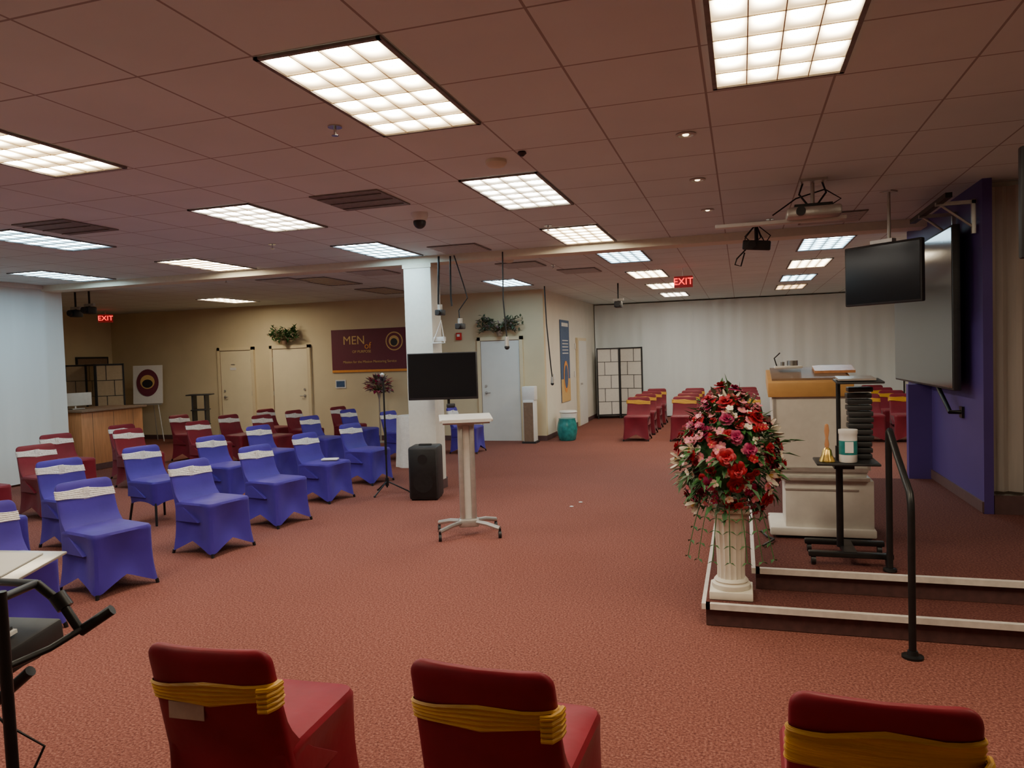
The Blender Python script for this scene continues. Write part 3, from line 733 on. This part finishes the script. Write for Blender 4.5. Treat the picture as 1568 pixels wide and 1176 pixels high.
def surf(e0=-1.0,e1=1.45,k=1.0):
    a=random.uniform(0,2*pi); e=math.asin(random.uniform(math.sin(e0),math.sin(e1)))
    d=Vector((math.cos(a)*math.cos(e),math.sin(a)*math.cos(e),math.sin(e)))
    wide=.30*(1-.45*max(0,d.z))
    return cen+Vector((d.x*wide,d.y*wide*.9,d.z*.39))*k, (d+Vector((0,0,.15))).normalized()
b.sph(cen,.20,'leaf',sc=(1,1,1.35),seg=14)
pl=[]
def far(p,dmin):
    for q in pl:
        if (q-p).length<dmin: return False
    pl.append(p); return True
for kind,m,n,r,dm in (('rose','fred',30,.056,.092),('lily','fwhite',9,.06,.085),('rose','fmag',16,.046,.072),('rose','fred',34,.036,.050),('star','fpink',60,.032,.046),('star','fwhite',45,.027,.042),('rose','fred',26,.028,.040),('star','fpink',20,.03,.038)):
    tries=0; c=0
    while c<n and tries<700:
        tries+=1; p,nn=surf(k=random.uniform(.86,1.12))
        if far(p,dm):
            bloom(b,p,nn,r,m,kind); b.tube([cen+(p-cen)*.5,p],.003,'leaf',4,cap=False); c+=1
for k in range(560):
    p,nn=surf(k=random.uniform(.75,1.08)); d=(nn+Vector((random.uniform(-.8,.8),random.uniform(-.8,.8),random.uniform(-.8,.5)))).normalized()
    leaf(b,p,d,random.uniform(.06,.12),.035,'leaf' if random.random()<.75 else 'leaf2')
for k in range(60):
    a=random.uniform(0,2*pi); e=random.uniform(-1.1,1.4); d=Vector((math.cos(a)*math.cos(e),math.sin(a)*math.cos(e),math.sin(e)))
    p0=cen+Vector((d.x*.25,d.y*.2,d.z*.30)); q=random.uniform(.85,1.05); p1=cen+Vector((d.x*.37,d.y*.30,d.z*.42))*q+Vector((0,0,-.03))
    b.tube([p0,p1],.003,'leaf',4,cap=False)
    mm=random.choice(['fwhite','fpink','fred','fred','leaf','fmag'])
    for j in range(3):
        q=p0.lerp(p1,.5+.25*j)
        if mm=='leaf': leaf(b,q,d+Vector((random.uniform(-.6,.6),random.uniform(-.6,.6),0)),.09,.03,'leaf')
        else: bloom(b,q,d,.024,mm,'star')
for k in range(7):
    a=-pi/2+(k-3)*.35; 
    pts=[Vector((math.cos(a)*(.16+.022*j),math.sin(a)*(.14+.022*j),.10-.030*j-.006*j*j)) for j in range(7)]
    b.tube(pts,.003,'leaf',4,cap=False)
    for j,pq in enumerate(pts):
        for s in (-1,1): leaf(b,pq,Vector((-math.sin(a)*s,math.cos(a)*s,-.4)),.075-.006*j,.024,'leaf')
b.lathe([(.07,.002),(.10,.03),(.11,.08),(.1,.1)],(0,0,0),'ped',24)
b.done('silk_flower_arrangement',(-.09,4.815,.149+.571))

# ------------------------------------------------------------ keyboard
b=B()
b.box((-.66,0,.0),(1.32,.30,.08),'blackp',bev=.012,rot=(.12,0,0))
b.box((-.68,-.05,.047),(1.24,.15,.012),'white',rot=(.12,0,0))
for k in range(51): b.box((-1.29+k*.024,-.05,.0535),(.0015,.15,.002),'blackp',rot=(.12,0,0))
for k in range(51):
    if k%7 not in (2,6): b.box((-1.278+k*.024,-.02,.060),(.012,.08,.012),'blackp',rot=(.12,0,0))
b.box((-.66,.1,.06),(.3,.08,.004),'grey',rot=(.12,0,0))
b.done('electronic_keyboard',(-2.16,1.72,.82),rd(8))
b=B()
for yy in (-.12,.12):
    b.tube([(-1.1,yy,.0),(-.2,yy,.72)],.018,'black'); b.tube([(-.2,yy*.7,.0),(-1.1,yy*.7,.72)],.018,'black')
for xx in (-1.1,-.25):
    b.tube([(xx,-.2,.745),(xx,.2,.745)],.02,'black'); b.tube([(xx,-.25,.02),(xx,.25,.02)],.02,'black')
b.tube([(.0,-.17,.01),(.0,-.17,.5),(-.01,-.17,1.08)],.016,'black'); b.cyl((.0,-.17,.3),(.0,-.17,.36),.028,'black'); b.tube([(-.2,-.17,.02),(.2,-.17,.02)],.014,'black')
b.tube([(-.05,.0,1.05),(.02,.02,.98),(.06,.04,.89)],.014,'black'); b.tube([(.06,.04,.89),(.15,.07,.95)],.017,'black'); b.cyl((.0,.02,1.01),(.03,.02,.97),.024,'black')
b.tube([(-.01,-.17,.86),(.03,-.05,.87),(.07,.04,.90)],.010,'black'); b.tube([(-.01,-.17,1.06),(-.05,0,1.05),(-.30,.10,1.02)],.012,'black')
b.tube([(-.14,-.15,.78),(-.02,-.17,.70),(.04,-.1,.60),(.0,-.17,.45)],.004,'black',6)
b.done('keyboard_stand',(-2.03,1.70,0),rd(8))
b=B(); b.box((0,0,0),(.34,.24,.010),'grey',rot=(.16,0,0),bev=.004); b.box((-.02,0,.008),(.24,.18,.004),'paper',rot=(.16,0,0)); b.box((0,0,-.02),(.1,.1,.03),'black')
b.done('music_tray',(-2.42,1.83,1.045),rd(8))
for p in [(-1.85,8.0),(-1.8,8.25)]:
    b=B(); b.lathe([(.02,0),(.024,.004),(.01,.008)],(0,0,0),'paper',7); b.done('paper_scrap',(p[0],p[1],.001))

# ------------------------------------------------------------ world & camera
w=D.worlds.new('world'); C.scene.world=w; w.use_nodes=True
w.node_tree.nodes['Background'].inputs[0].default_value=(.9,.8,.7,1); w.node_tree.nodes['Background'].inputs[1].default_value=.15
cam=D.cameras.new('camera'); co=D.objects.new('camera',cam); col.objects.link(co)
fw=Vector((-.2985,.9537,-.0371)).normalized(); up=Vector((.0187,.0447,.9988)); rt=fw.cross(up).normalized(); up=rt.cross(fw)
co.matrix_world=Matrix(((rt.x,up.x,-fw.x,0),(rt.y,up.y,-fw.y,0),(rt.z,up.z,-fw.z,1.70),(0,0,0,1)))
cam.sensor_width=36; cam.lens=36*1590/2212; cam.clip_end=100
C.scene.camera=co
